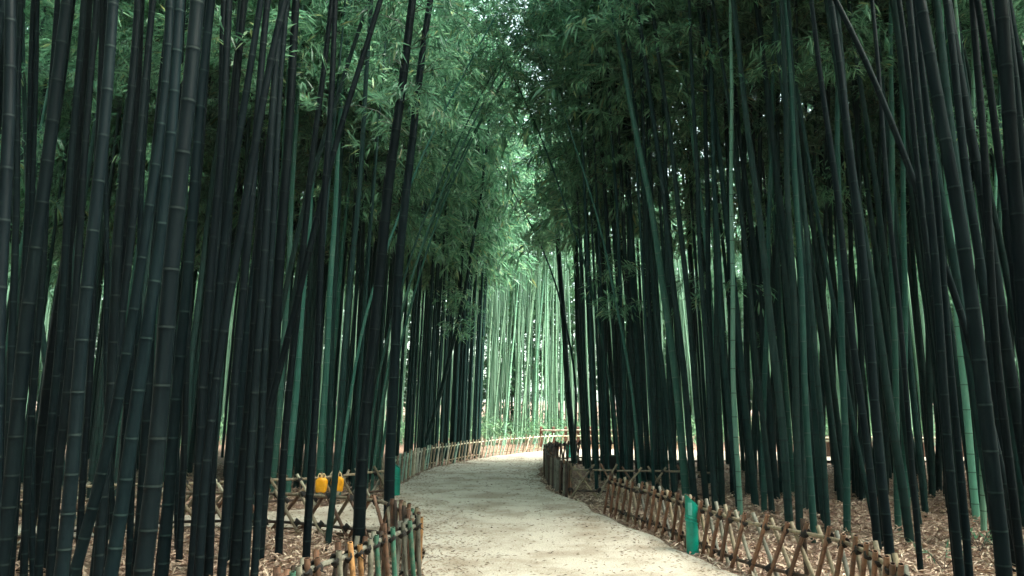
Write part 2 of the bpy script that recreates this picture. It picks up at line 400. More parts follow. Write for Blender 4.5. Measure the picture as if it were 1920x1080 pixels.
# ------------------------------------------------------------------ bamboo culms
def culm_curve(x0, y0, xm, hm, xt, ht, ly, Hh):
    """centre line as a function of height: quadratic through three measured heights, then gently arching."""
    A = np.array([[hm, hm * hm], [ht, ht * ht]]); b = np.array([xm - x0, xt - x0])
    c1, c2 = np.linalg.solve(A, b)
    def fn(h):
        h = np.asarray(h, float); hc = np.minimum(h, ht)
        x = x0 + c1 * hc + c2 * hc * hc
        sl = c1 + 2 * c2 * ht; e = np.maximum(h - ht, 0)
        sl2 = np.clip(sl, -.35, .35)
        x = x + sl2 * e
        return np.stack([x, y0 + ly * h + .004 * np.sign(ly) * h * h, h], -1)
    return fn
def culm_mesh(fn, r0, Hh, tone, sides, inter, seed, base):
    g = random.Random(seed)
    hs_ = [-.15]; rr = [1.05]; mi = []; h = g.uniform(.08, inter * .8)
    def rad(h): return r0 * (1 - .78 * max(0, min(1, h / Hh)) ** 1.25)
    fine = sides >= 8
    while h < Hh - .1:
        if fine:
            for dh, f, m in ((-.035, .985, 0), (-.008, 1.0, 0), (0, 1.055, 0), (.006, 1.0, 1), (.013, 1.035, 1), (.03, .985, 0)):
                hs_.append(h + dh); rr.append(f); mi.append(m)
        else:
            for dh, f, m in ((-.012, 1.0, 0), (.006, 1.05, 1), (.03, 1.0, 0)):
                hs_.append(h + dh); rr.append(f); mi.append(m)
        t = h / Hh
        h += inter * (.55 + .9 * min(1, t * 5)) * g.uniform(.93, 1.07) if t < .2 else inter * 1.2 * g.uniform(.95, 1.05) * (1 - .35 * t)
    hs_.append(Hh); rr.append(.8); mi.append(0)
    hs_ = np.array(hs_); P = fn(hs_) - np.asarray(base)
    ph = g.uniform(0, 6.3); wv = .012 * np.sin(hs_ * .9 + ph) + .008 * np.sin(hs_ * 2.3 + ph * 2); P[:, 0] += wv; P[:, 1] += .7 * wv[::-1]
    rads = np.array([rad(max(0, q)) for q in hs_]) * np.array(rr)
    mb = MB(); tube(mb, P, rads, sides, mi, cap=True)
    return mb
culms = []      # records
def add_culm(u0, v0, um, ut, w, tone='dark', label=None, crownkind='n', Y=None, Hh=None, inter=None, cb=None, vm=540, vt=0):
    """u0,v0 foot (or Y depth with u0 at the lower frame edge), um and ut where it passes mid and top height, w its thickness."""
    if Y is None:
        p = ground(u0, v0); Y = p.y; x0 = p.x
    else:
        pb = at_depth(u0, 1080, Y); pmm = at_depth(um, vm, Y)
        k = (0 - pb.z) / (pmm.z - pb.z); x0 = pb.x + (pmm.x - pb.x) * k
    pm = at_depth(um, vm, Y); pt = at_depth(ut, vt, Y)
    dist = math.sqrt(pm.x ** 2 + Y ** 2 + (pm.z - CAMH) ** 2)
    r0 = w / 1400 * (Y * ct + (pm.z - CAMH) * st) / 2 * (.92 if Y < 7 else 1.0)
    Hh = Hh or max(random.uniform(11.5, 13.5), pt.z + 1.5)
    fn = culm_curve(x0, Y, pm.x, pm.z, pt.x, pt.z, 0.0, Hh)
    culms.append(dict(x=x0, y=Y, fn=fn, r=r0, H=Hh, tone=tone, label=label, ck=crownkind, inter=inter, cb=cb))
def add_world(x, y, r, lx, cx, ly=0.0, H_=12, tone='dark', ck='n', cb=None, label=None):
    def fn(h):
        h = np.asarray(h, float); return np.stack([x + lx * h + cx * h * h, y + ly * h + 0 * h, h], -1)
    culms.append(dict(x=x, y=y, fn=fn, r=r, H=H_, tone=tone, label=label, ck=ck, inter=None, cb=cb))

# measured stems, left of the path (u at the lower frame edge or at the foot, u mid, u top, thickness)
LEFTN = [(-22, None, -2, 20, 28, 4.6), (18, None, 45, 65, 16, 6.6), (45, None, 75, 105, 14, 6.4), (75, None, 115, 155, 16, 6.2), (96, None, 140, 178, 16, 6.0),
 (112, None, 168, 212, 27, 5.2), (190, None, 215, 258, 19, 5.8), (176, None, 235, 285, 17, 6.1), (204, None, 289, 336, 27, 5.3), (268, None, 317, 368, 35, 4.6),
 (240, None, 262, 282, 13, 6.6), (140, None, 256, 318, 22, 5.6), (358, None, 397, 430, 19, 5.9), (365, None, 398, 424, 17, 6.3), (367, None, 415, 488, 18, 6.0),
 (412, None, 455, 505, 18, 5.8), (375, None, 432, 533, 19, 5.5), (455, None, 490, 530, 18, 5.9), (475, None, 503, 540, 15, 6.2),
 (5, None, 25, 40, 15, 6.3), (60, None, 62, 70, 12, 6.6), (-10, None, 12, 30, 14, 6.5), (300, None, 345, 392, 14, 6.6), (215, None, 200, 196, 12, 6.7), (150, None, 172, 190, 13, 6.6)]
for u0, _, um, ut, w, Y in LEFTN: add_culm(u0, None, um, ut, w, 'dark', Y=Y)
add_culm(437, 1062, 562, 712, 14); add_culm(523, 1035, 560, 622, 14); add_culm(572, 1074, 603, 628, 16)
add_culm(615, 1016, 659, 694, 12)
add_culm(673, 1021, 708, 775, 23, label='thick near-black bamboo leaning right, left of the pair framing the path', cb=4.6)
add_culm(728, 992, 748, 805, 20, label='thick near-black bamboo nearest the path on the left, above the green bollard', cb=4.8)
add_culm(332, 1028, 330, 345, 10); add_culm(335, 1050, 360, 398, 12); add_culm(140, 985, 68, 46, 12, label='thin bamboo leaning left across the other stems near the left picture edge')
add_culm(470, 985, 535, 696, 12); add_culm(205, 1010, 232, 268, 10); add_culm(398, 1000, 420, 452, 11); add_culm(283, 1000, 300, 322, 10)
# left, beyond the side path
for a in [(492, 932, 518, 548, 15, 'green'), (510, 928, 538, 566, 12, 'green'), (540, 925, 568, 618, 14, 'green'), (600, 925, 618, 658, 13, 'green'), (635, 905, 658, 680, 11, 'dark'),
          (660, 900, 676, 700, 10, 'dark'), (690, 898, 716, 760, 11, 'dark'), (573, 905, 590, 610, 10, 'dark'), (556, 912, 580, 600, 12, 'dark'), (455, 915, 478, 500, 12, 'dark'), (705, 893, 735, 785, 9, 'dark'), (430, 918, 452, 478, 11, 'dark'), (645, 893, 668, 690, 9, 'dark'), (678, 890, 700, 735, 9, 'dark')]:
    add_culm(*a[:5], a[5], crownkind='n')
add_culm(700, 880, 800, 900, 8, 'dark', cb=5)
add_culm(786, 868, 872, 925, 8, 'dark', label='thin dark bamboo leaning far right over the start of the pale curved fence', cb=5)
# right grove, measured
RT = [(1290, 941, 1243, 1142, 15, 'green'), (1302, 948, 1265, 1190, 13, 'dark'), (1325, 946, 1287, 1222, 12, 'dark'), (1345, 932, 1330, 1258, 11, 'green'), (1386, 950, 1350, 1330, 12, 'dark'),
 (1448, 958, 1405, 1338, 11, 'dark'), (1230, 930, 1218, 1195, 10, 'dark'), (1157, 882, 1135, 1100, 10, 'dark'), (1207, 907, 1187, 1165, 13, 'dark'), (1182, 905, 1180, 1176, 12, 'dark'),
 (1229, 915, 1214, 1200, 14, 'dark'), (1246, 918, 1228, 1208, 12, 'dark'), (1341, 944, 1330, 1318, 12, 'dark'), (1354, 946, 1343, 1332, 12, 'dark'), (1402, 925, 1398, 1394, 13, 'dark'),
 (1433, 955, 1438, 1455, 11, 'green'), (1496, 1002, 1486, 1465, 14, 'dark'), (1527, 1001, 1501, 1472, 13, 'green'), (1553, 999, 1518, 1478, 11, 'dark'), (1527, 905, 1527, 1525, 10, 'green'),
 (1588, 993, 1576, 1573, 13, 'green'), (1670, 1053, 1622, 1555, 17, 'dark'), (1683, 985, 1675, 1670, 12, 'green'), (1701, 960, 1695, 1686, 12, 'green'), (1723, 1068, 1682, 1636, 11, 'dark'),
 (1097, 872, 1081, 1058, 10, 'dark'), (1104, 876, 1091, 1075, 10, 'dark'), (1116, 880, 1103, 1085, 10, 'dark'), (1132, 884, 1124, 1112, 11, 'dark'), (1143, 886, 1133, 1128, 10, 'dark'),
 (1168, 890, 1160, 1150, 11, 'dark'), (1265, 925, 1252, 1240, 12, 'dark'), (1375, 925, 1368, 1358, 11, 'dark'), (1412, 920, 1420, 1430, 12, 'dark'), (1450, 915, 1452, 1450, 13, 'dark'),
 (1465, 925, 1460, 1458, 12, 'dark'), (1506, 955, 1500, 1492, 12, 'dark'), (1540, 930, 1545, 1556, 11, 'dark'), (1570, 920, 1560, 1545, 10, 'dark'), (1605, 925, 1596, 1580, 11, 'dark'),
 (1618, 935, 1612, 1606, 12, 'dark'), (1640, 930, 1645, 1655, 12, 'dark'), (1660, 925, 1660, 1664, 11, 'dark'), (1745, 925, 1738, 1726, 12, 'dark'), (1762, 918, 1758, 1750, 12, 'dark'), (1775, 925, 1770, 1766, 12, 'dark')]
for a in RT: add_culm(*a[:5], a[5], crownkind='n')
add_culm(1388, 963, 1373, 1372, 10, 'pale', label='slender pale green bamboo, brightest stem behind the near right fence')
add_culm(1640, 984, 1556, 1466, 9, 'dark', label='slim bamboo leaning far left, its foot right of the near fence end')
add_culm(1077, 868, 1052, 1014, 12, 'dark', label='bamboo at the inner corner of the path bend, first beside the path')
add_culm(1072, 872, 1044, 915, 5, 'dark', vt=290, Hh=8.2, crownkind='none', label='thin bare bamboo arching left over the path from the inner bend')
for u0, um, ut, w, Y, t, lb in [(1922, 1785, 1565, 15, 6.6, 'dark', 'dark bamboo slanting steeply left, crossing in front of the right grove'), (1802, 1755, 1700, 18, 6.0, 'dark', None), (1798, 1745, 1684, 13, 6.3, 'dark', None),
   (1876, 1816, 1728, 29, 5.3, 'dark', 'thickest bamboo of the right grove, charcoal green with widely spaced rings'), (1916, 1864, 1822, 17, 6.0, 'dark', None), (1942, 1903, 1829, 17, 5.6, 'dark', None), (1946, 1917, 1872, 32, 4.8, 'dark', None), (1818, 1772, 1712, 15, 6.1, 'dark', None), (1968, 1935, 1885, 20, 5.6, 'dark', None)]:
    add_culm(u0, None, um, ut, w, t, Y=Y, label=lb)
add_culm(1832, 968, 1790, 1765, 13, 'pale', label='thick pale jade bamboo half hidden by the thickest right stem')
add_culm(1846, 994, 1825, 1790, 10, 'pale', label='slim whitish green bamboo right of the thickest right stem')
add_culm(1852, 962, 1838, 1820, 10, 'pale', label='pale bamboo rising just right of the slim whitish green one')
add_culm(1868, 945, 1866, 1878, 8, 'pale', label='thinnest pale bamboo between the dark stems at the right picture edge')
add_culm(1842, 960, 1815, 1770, 9, 'green'); add_culm(1900, 930, 1893, 1880, 11, 'dark'); add_culm(1882, 955, 1878, 1872, 10, 'green')

# infill of both groves where nothing already stands
def far_enough(x, y, d=.2):
    return all((c['x'] - x) ** 2 + (c['y'] - y) ** 2 > d * d for c in culms)
def off_path(x, y, margin=.3):
    for dx in (-margin, 0, margin):
        for dy in (-margin, 0, margin):
            if inside(PATH, x + dx, y + dy) or inside(SIDE, x + dx, y + dy): return False
    return True
ri = random.Random(11)
def infill(n, xr, yr, lean, tones, ck='n', rr=(.04, .062), cb=None, ok=None, mind=.24, Hr=(10.5, 13)):
    k = 0; tries = 0
    while k < n and tries < n * 60:
        tries += 1
        x = ri.uniform(*xr); y = ri.uniform(*yr)
        if ok and not ok(x, y): continue
        if not off_path(x, y) or not far_enough(x, y, mind): continue
        lx = ri.gauss(lean, .018)
        add_world(x, y, ri.uniform(*rr), lx, lean * .06 * ri.uniform(.2, 1.6), ri.gauss(0, .02), ri.uniform(*Hr), ri.choice(tones), ck, cb if cb is None else cb * ri.uniform(.9, 1.15))
        k += 1
def arching():
    # tall stems at both path edges whose crowns meet over the path
    for x, y, lx, cx, H_, cb in [(-2.6, 12.6, .06, .012, 13, 5.5), (-2.9, 14.0, .05, .014, 13.5, 6), (-2.5, 15.2, .04, .014, 13.5, 6), (-2.3, 16.8, .03, .013, 14, 6), (-1.9, 18.2, .02, .013, 14, 5.5), (-2.5, 13.2, .03, .034, 10.6, 5.6), (-2.6, 14.6, .03, .034, 10.8, 5.8), (2.1, 12.6, -.02, -.025, 10.5, 5.8), (1.7, 14.4, -.02, -.018, 11, 6), (-2.3, 12.6, .05, .032, 10.4, 5.8), (-2.4, 13.8, .06, .030, 10.8, 6), (1.9, 13.6, -.03, -.028, 10.6, 6), (-2.7, 12.0, .03, .034, 10.6, 6),
                                 (2.2, 11.9, -.02, -.008, 13, 6.2), (1.7, 13.4, -.02, -.007, 13.5, 6.2), (1.5, 15.0, -.03, -.006, 13.5, 6), (1.6, 16.6, -.02, -.006, 14, 6), (-3.2, 11.9, .05, .016, 12.5, 6), (-3.0, 17.4, .05, .012, 14, 6), (2.6, 12.8, -.03, -.008, 13.5, 6.5), (-2.2, 19.0, .06, .009, 14.5, 6), (-2.0, 22.4, .05, .006, 14, 6)]:
        add_world(x, y, .028, lx, cx, 0, H_, 'green', 'n', cb + 1.2 if abs(cx) > .024 else cb); culms[-1]['keep'] = abs(cx) > .024
inview = lambda x, y: abs(x) < y * .74 + .3
DG = ['dark'] * 5 + ['green']
infill(18, (-5.5, -1.6), (5.6, 7.6), .02, ['dark'], ok=lambda x, y: inview(x, y) and x < -2.2)
infill(105, (-12, -2.2), (11.6, 17.2), .035, DG, ok=inview, mind=.2, rr=(.035, .058))
infill(110, (-15, -.4), (16.8, 23), .05, ['dark'], ok=lambda x, y: inview(x, y) and 960 + 1400 * x / y < 880, mind=.24, rr=(.035, .055))
infill(34, (-3.4, -.9), (17.2, 22.3), .05, ['dark', 'green', 'green'], ok=lambda x, y: 780 < 960 + 1400 * x / y < 905, mind=.16, rr=(.03, .045))
arching()
infill(150, (1.4, 13.5), (12, 18.2), -.03, ['dark'] * 7 + ['green'], ok=lambda x, y: inview(x, y) and (y < 17.6 or x > 3), mind=.2, rr=(.032, .055))
infill(20, (2.6, 8), (9.5, 12), -.03, ['dark'], ok=inview)
infill(14, (3.5, 8), (7.2, 9.5), -.03, ['dark'], ok=inview)

def build_bamboo(c, i):
    base = (c['x'], c['y'], 0)
    r = root('bamboo', base, c['label'] or 'bamboo', 'bamboo', 'bamboo stems of the groves')
    dist = c['y']
    sides = 14 if dist < 8 else (10 if dist < 13 else 7)
    inter = c['inter'] or (.27 + .9 * c['r'])
    cm = culm_mesh(c['fn'], c['r'], c['H'], c['tone'], sides, inter, i, base)
    obj('culm', cm.mesh('culm', ['mid' if c['tone'] == 'dark' and c['y'] > 8.0 and 'near-black' not in c['label'] else c['tone'], 'ring' if c['tone'] == 'dark' else ('ring_green' if c['tone'] == 'green' else 'ring_pale')]), r)  # dark stems deeper in take the lightened copy, softening their shade
    if c['ck'] != 'none':
        g = random.Random(i * 7 + 1)
        hb = c['cb'] if c['cb'] is not None else (g.uniform(7.0, 8.4) if dist < 10.6 else (g.uniform(6.0, 7.6) if dist < 13.5 else g.uniform(4.6, 6.4)))
        low = c['ck'] in ('low', 'far') or c['H'] - hb > 7.2
        pool = {'far': CRFM, 'warm': CRWM}.get(c['ck'], CRLM if low else CRM); L0 = 8.5 if pool is not CRM else 6.5
        p0 = Vector(c['fn'](hb)) - Vector(base); p1 = Vector(c['fn'](c['H'])) - Vector(base)
        d = p1 - p0; q = d.to_track_quat('Z', 'Y') @ Quaternion((0, 0, 1), g.uniform(0, 6.28)); s = d.length / L0
        sr = g.uniform(.85, 1.2) * (1 if dist > 8 else .9)
        obj('crown', g.choice(pool), r, p0, q, (sr, sr, s))
    return r
bam = []
# ------------------------------------------------------------------ labels that single each stem out
ORD = ['first', 'second', 'third', 'fourth', 'fifth', 'sixth', 'seventh', 'eighth', 'ninth', 'tenth', 'eleventh', 'twelfth', 'thirteenth', 'fourteenth', 'fifteenth', 'sixteenth', 'seventeenth', 'eighteenth', 'nineteenth', 'twentieth',
       'twenty-first', 'twenty-second', 'twenty-third', 'twenty-fourth', 'twenty-fifth', 'twenty-sixth', 'twenty-seventh', 'twenty-eighth', 'twenty-ninth', 'thirtieth', 'thirty-first', 'thirty-second', 'thirty-third', 'thirty-fourth', 'thirty-fifth', 'thirty-sixth', 'thirty-seventh', 'thirty-eighth', 'thirty-ninth', 'fortieth']
TONE = {'dark': 'dark', 'green': 'jade green', 'pale': 'pale green', 'far': 'whitish green'}
def row_of(c):
    if c['x'] < 0 and c['y'] < 8.9: return 'in the front left grove'
    if c['y'] > 23: return 'beyond the path bend'
    if c['x'] < 1.0 and c['y'] < 14.2: return 'behind the side path'
    if c['x'] < 1.0 and c['y'] < 17: return 'deep behind the side path'
    if c['x'] < 1.0: return 'behind the pale curved fence'
    if c['y'] < 9.2: return 'in the right grove front'
    if c['y'] < 11.6: return 'in the right grove middle'
    if c['y'] < 14.5: return 'deeper in the right grove'
    return 'at the right grove back'
ANCH = {'left picture edge': 0, 'yellow bags': 617, 'left bollard': 741, 'path bend': 1065, 'right bollard': 1297, 'right fence end': 1640, 'right picture edge': 1920}
def width_word(c):
    w = 2 * c['r']
    return 'thick' if w > .115 else ('slim' if w < .085 else 'medium-width')
def make_labels():
    rows = {}
    for c in culms: c['u'], c['v'], _ = proj(c['fn'](1.5))
    for c in culms:
        if c['label']: continue
        rows.setdefault((row_of(c), c['tone'], width_word(c)), []).append(c)
    for (rw, tn, ww), cs in rows.items():
        for nm_side in cs:
            u = nm_side['u']; best = None
            for nm, ua in ANCH.items():
                if nm == 'left picture edge' and u > 960 or nm == 'right picture edge' and u < 960: continue
                side = 'right' if u >= ua else 'left'
                if nm == 'left picture edge': between = [q for q in cs if q['u'] < u]
                elif nm == 'right picture edge': between = [q for q in cs if q['u'] > u]
                else: between = [q for q in cs if (q['u'] >= ua) == (u >= ua) and abs(q['u'] - ua) < abs(u - ua)]
                k = len(between)
                if best is None or k < best[0] or (k == best[0] and abs(u - ua) < best[3]): best = (k, nm, side, abs(u - ua))
            k, nm, side, _ = best
            where = ('from the %s' % nm) if 'edge' in nm else ('%s of the %s' % (side, nm))
            nm_side['label'] = '%s %s bamboo %s, %s %s' % (ww, TONE[tn], rw, ORD[min(k, 39)], where)
# pale stems beyond the bend, one by one
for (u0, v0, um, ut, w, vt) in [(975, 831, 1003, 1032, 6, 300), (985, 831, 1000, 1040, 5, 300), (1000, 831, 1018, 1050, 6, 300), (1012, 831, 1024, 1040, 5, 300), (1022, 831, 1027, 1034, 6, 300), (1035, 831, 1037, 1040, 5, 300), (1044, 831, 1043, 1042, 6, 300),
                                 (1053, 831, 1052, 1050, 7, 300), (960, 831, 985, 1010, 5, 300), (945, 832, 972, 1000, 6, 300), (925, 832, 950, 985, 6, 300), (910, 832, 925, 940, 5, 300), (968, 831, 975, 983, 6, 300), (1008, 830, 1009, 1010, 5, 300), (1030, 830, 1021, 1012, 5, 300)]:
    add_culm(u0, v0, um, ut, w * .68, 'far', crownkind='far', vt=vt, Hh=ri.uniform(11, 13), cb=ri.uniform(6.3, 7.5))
def size_px(c):
    return c['r'] / c['y'] * (6 if c.get('keep') or c['label'] or c['tone'] in ('far', 'pale') else 1)
LIM = 300
culms.sort(key=lambda c: -size_px(c)); extra = culms[LIM:]; culms = culms[:LIM]
print('culms', len(culms), len(extra), flush=True)
culms.sort(key=lambda c: (c['y'], c['x']))
make_labels()
for i, c in enumerate(culms): bam.append(build_bamboo(c, i))

# ------------------------------------------------------------------ the uncountable rest of the groves
def grove(name, specs, mats_tone, leafm, crowns, label, sides=5, seed=5, wide=1.15):
    g = random.Random(seed); mb = MB()
    cr = []
    for cmb in crowns:
        V = np.concatenate(cmb.v); F3 = np.concatenate(cmb.f3); m3 = np.concatenate(cmb.m3)
        F4 = np.concatenate(cmb.f4) if cmb.f4 else None
        cr.append((V, F3, m3, F4))
    for (x, y, r, lx, ly, H_, hb) in specs:
        fn = lambda h: np.stack([x + lx * h + lx * .05 * h * h, y + ly * h, np.asarray(h, float)], -1)
        hs_ = np.arange(-.1, H_, .42); P = fn(hs_)
        tube(mb, P, r * (1 - .75 * np.clip(hs_ / H_, 0, 1) ** 1.3), sides, 0, cap=False)
        if hb < H_:
            V, F3, m3, F4 = g.choice(cr)
            p0 = fn(np.array(hb)); p1 = fn(np.array(H_)); d = p1 - p0; L = np.linalg.norm(d)
            a = g.uniform(0, 6.28); s = L / 6.5
            Rz = np.array([[math.cos(a), -math.sin(a), 0], [math.sin(a), math.cos(a), 0], [0, 0, 1]])
            W = (V * np.array([wide, wide, s])) @ Rz.T; W = W + p0 + W[:, 2:3] * (d / L * np.array([1, 1, 0]))[None]
            mb.add(W, F3, np.where(m3 == 0, 1, 0))
    o = obj(name, mb.mesh(name, [mats_tone, leafm], True)); tagk(o, 'stuff', label, 'bamboo grove'); return o
gs = random.Random(21)
far = []
while len(far) < 1250:
    x = gs.uniform(-26, 30); y = gs.uniform(26.4, 37)
    if x < -5 and y < 27: continue
    far.append((x, y, gs.uniform(.026, .044), gs.gauss(.02 if x < 2 else -.01, .02), gs.gauss(0, .02), gs.uniform(9, 13.5), gs.uniform(5, 7) if len(far) % 7 == 0 else 20))
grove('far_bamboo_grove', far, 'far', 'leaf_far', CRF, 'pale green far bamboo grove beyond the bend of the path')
back = []
while len(back) < 620:
    x = gs.uniform(-48, 52); y = gs.uniform(37, 46)
    back.append((x, y, gs.uniform(.05, .07), gs.gauss(0, .03), gs.gauss(0, .02), gs.uniform(12, 14.5) if len(back) % 2 else gs.uniform(7, 9), gs.uniform(5, 7) if len(back) % 2 else gs.uniform(.8, 2)))
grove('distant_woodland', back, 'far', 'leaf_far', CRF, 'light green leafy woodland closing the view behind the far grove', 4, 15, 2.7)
side = []
while len(side) < 520:
    x = gs.uniform(-22, 22); y = gs.uniform(-14, 18)
    if inview(x, y) and y > 0: continue
    if -1.6 < x < 2.4 and y > -4: continue  # farther behind the camera, stems also cross the path, added to block light
    if abs(x) < 1.2 and abs(y) < 1.5: continue
    if inside(SIDE, x, y) or (-1 < y < 3.5 and abs(x) < 4): continue
    side.append((x, y, gs.uniform(.05, .065), gs.gauss(.03 if x < 0 else -.03, .02), gs.gauss(0, .02), gs.uniform(10.5, 13), gs.uniform(2.5, 5.5) if y < -4 or abs(x) > 8 else gs.uniform(6.0, 7.0)))
for c in extra: side.append((c['x'], c['y'], c['r'], .03 if c['x'] < 0 else -.02, 0, 12.5, 5 if c['y'] > 14 else 6.5))
grove('surrounding_bamboo_grove', side, 'mid', 'leaf', CRF, 'dark bamboo grove standing around both sides of the path, unseen stems behind added for shade', 6, 8)

gu = np.random.default_rng(77); nc = 3600; ux = gu.uniform(-34, 38, nc); uy = 25.0 + 16 * gu.random(nc) ** 1.2; uh = gu.uniform(.1, .75, nc)
B = np.repeat(np.stack([ux, uy, uh], 1), 14, 0) + gu.normal(0, .13, (nc * 14, 3)); mbu = MB()
leaves(mbu, B, gu.normal(0, .6, B.shape) + np.array([0, -.2, .1]), gu.uniform(.15, .35, len(B)), gu.uniform(.03, .06, len(B)), gu.normal(0, .4, B.shape) + np.array([0, 0, 1.]))
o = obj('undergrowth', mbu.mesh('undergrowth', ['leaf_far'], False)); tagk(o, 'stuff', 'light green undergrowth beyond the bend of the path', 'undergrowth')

# ------------------------------------------------------------------ leafy sprays low on some stems (parts of their stem)
gp = random.Random(4)
for u, v, y in [(1045, 545, 16), (1105, 590, 13), (1160, 520, 13), (1300, 560, 12), (1385, 450, 13), (1500, 400, 12), (1540, 370, 12), (1620, 150, 9), (1640, 100, 9), (1870, 250, 9), (1440, 640, 13), (230, 100, 8), (160, 110, 8), (60, 130, 9), (395, 130, 9), (480, 140, 7), (410, 160, 8), (700, 60, 12), (720, 110, 12), (690, 200, 13), (740, 160, 13),
                (1060, 290, 15), (1090, 330, 14), (950, 640, 20), (900, 590, 19), (870, 560, 18), (1070, 200, 14), (1330, 240, 12), (280, 300, 11), (285, 340, 11), (35, 270, 9)]:
    p = at_depth(u, v, y)
    best = min(range(len(culms)), key=lambda i: np.linalg.norm(np.asarray(culms[i]['fn'](p.z)) - np.array(p)) + (0 if culms[i]['H'] > p.z + .5 else 99))
    c = culms[best]; q = np.asarray(c['fn'](p.z)) - np.array((c['x'], c['y'], 0))
    s = gp.uniform(.8, 1.15)
    obj('leafy_branch', gp.choice(SPR), bam[best], tuple(q), Quaternion((0, 0, 1), gp.uniform(0, 6.28)), (s, s, s))

# ------------------------------------------------------------------ fences
def pole_mesh(L, r, mats, seed, sides=10, bend=.006):
    g = random.Random(seed); mb = MB(); z = [0.0]; rr = [1.0]; h = g.uniform(.05, .2)
    while h < L - .03:
        for dh, f in ((-.012, .98), (0, 1.1), (.01, .99)): z.append(h + dh); rr.append(f)
        h += g.uniform(.17, .26)
    z.append(L); rr.append(.97)
    z = np.array(z); P = np.stack([bend * np.sin(z * 5 + seed), bend * np.cos(z * 4 + seed), z], 1)
    tube(mb, P, r * np.array(rr), sides, 0, cap=True, hollow=True, mi_in=1)
    return mb.mesh('fence_pole', [mats, 'hole'])
POLES = {}
def pole_for(mat, L, r):
    key = (mat, round(L, 2), round(r, 3))
    if key not in POLES: POLES[key] = [pole_mesh(L, r, mat, s) for s in range(3)]
    return random.choice(POLES[key])
def tie_mesh(r, seed):
    g = random.Random(seed); mb = MB(); a = np.linspace(0, 2 * math.pi * 3, 34)
    for tilt in (.6, -.6):
        P = np.stack([np.cos(a) * r * 1.28, np.sin(a) * r * 1.28, tilt * r * np.cos(a) * 1.1 + (a / a[-1] - .5) * r * 1.2], 1)
        tube(mb, P, r * .24, 5, 0, cap=True, ref=(0, 0, 1))
    P = np.array([[r * 1.2, 0, 0], [r * 2.0, 0.2 * r, -r * .4], [r * 2.3, .5 * r, -r * 1.5]]); tube(mb, P, r * .15, 4, 0)
    return mb.mesh('rope_tie', ['rope'])
TIES = [tie_mesh(1.0, s) for s in range(2)]
Zq = lambda d: Vector(d).to_track_quat('Z', 'Y')
def rail_mesh(line, z, r, mat, seed, sides=9):
    g = random.Random(seed); mb = MB(); d = np.concatenate([[0], np.cumsum(np.linalg.norm(np.diff(line, axis=0), axis=1))])
    ss = [0.0]; rr = [1.0]; s = g.uniform(.1, .3)
    while s < d[-1] - .03:
        for ds, f in ((-.012, .98), (0, 1.08), (.012, .99)): ss.append(s + ds); rr.append(f)
        s += g.uniform(.2, .32)
    ss.append(d[-1]); rr.append(1); ss = np.array(ss)
    P = np.stack([np.interp(ss, d, line[:, 0]), np.interp(ss, d, line[:, 1]), z + .006 * np.sin(ss * 3 + seed)], 1)
    tube(mb, P, r * np.array(rr), sides, 0, cap=True, ref=(0, 0, 1))
    return mb.mesh('rail', [mat])
def fence(name, label, pts, h=H, spacing=.22, r=.021, lean=.13, front=('p_brown',), back=('p_tan',), railm='p_tan', lowm='p_dark', post=1.9, postm='p_dark', over=.075, side=1, midrail=None, both=True, ties=True, jit=.02, start=0.0, hz=None, group='bamboo fences along the paths'):
    line, s = smooth_line(pts, .05); b = (line[0][0], line[0][1], 0)
    rt = root('bamboo_fence', b, label, 'fence', group); loc = line - np.array(b[:2])
    tan = np.gradient(loc, axis=0); tan /= np.linalg.norm(tan, axis=1)[:, None]; nrm = np.stack([-tan[:, 1], tan[:, 0]], 1) * side
    sd_ = hash_(label)
    o = obj('rail', rail_mesh(loc, h, r * .95, railm, sd_), rt)
    obj('rail', rail_mesh(loc + nrm * r * .2, .075, r * .85, lowm, sd_ + 1), rt)
    if midrail: obj('rail', rail_mesh(loc + nrm * r, midrail, r * .8, railm, sd_ + 2), rt)
    q = start + spacing * .5; g = random.Random(sd_); np_ = 0; nt_ = 0
    L = math.sqrt((2 * lean) ** 2 + (h + over + .04) ** 2)
    while q < s[-1] - .02:
        k = min(int(q / .05), len(loc) - 1); c = loc[k]; t = tan[k]; n = nrm[k]
        for f, mats in ((1, front), (-1, back)) if both else ((1, front),):
            if np_ >= 100: break
            ln = lean + g.uniform(-jit, jit); zt = h + over + g.uniform(-.02, .03)
            p0 = np.array([*(c - t * ln * f + n * f * r * 1.6), -.04]); p1 = np.array([*(c + t * ln * f * .75 + n * f * r * 1.6), zt])
            d = p1 - p0; LL = np.linalg.norm(d)
            obj('slanting_pole', pole_for(g.choice(mats), .6, r), rt, tuple(p0), Zq(d) @ Quaternion((0, 0, 1), g.uniform(0, 6)), (1, 1, LL / .6)); np_ += 1
        if ties and nt_ < 96:
            fr = (h + .04) / (h + over + .04); tp = c + t * lean * (fr * 1.75 - 1)
            for zz, pp in ((h, tp), (.08, c - t * lean * .75)):
                if zz < .1 and g.random() < .35: continue
                obj('rope_tie', TIES[nt_ % 2], rt, (pp[0] + n[0] * r * .7, pp[1] + n[1] * r * .7, zz), Zq((t[0] * .8, t[1] * .8, .6)) @ Quaternion((0, 0, 1), g.uniform(0, 6)), (r * 1.25, r * 1.25, r * 1.5)); nt_ += 1
        q += spacing * g.uniform(.88, 1.12)
    if post:
        q = .02
        while q < s[-1]:
            k = min(int(q / .05), len(loc) - 1); c = loc[k] - nrm[k] * r * 2.9
            obj('post', pole_for(postm, .6, r * 1.15), rt, (c[0], c[1], -.05), None, (1, 1, (h + .1 + .05) / .6)); q += post
    return rt
def hash_(s): return sum(ord(ch) * (i + 1) for i, ch in enumerate(s)) % 9973
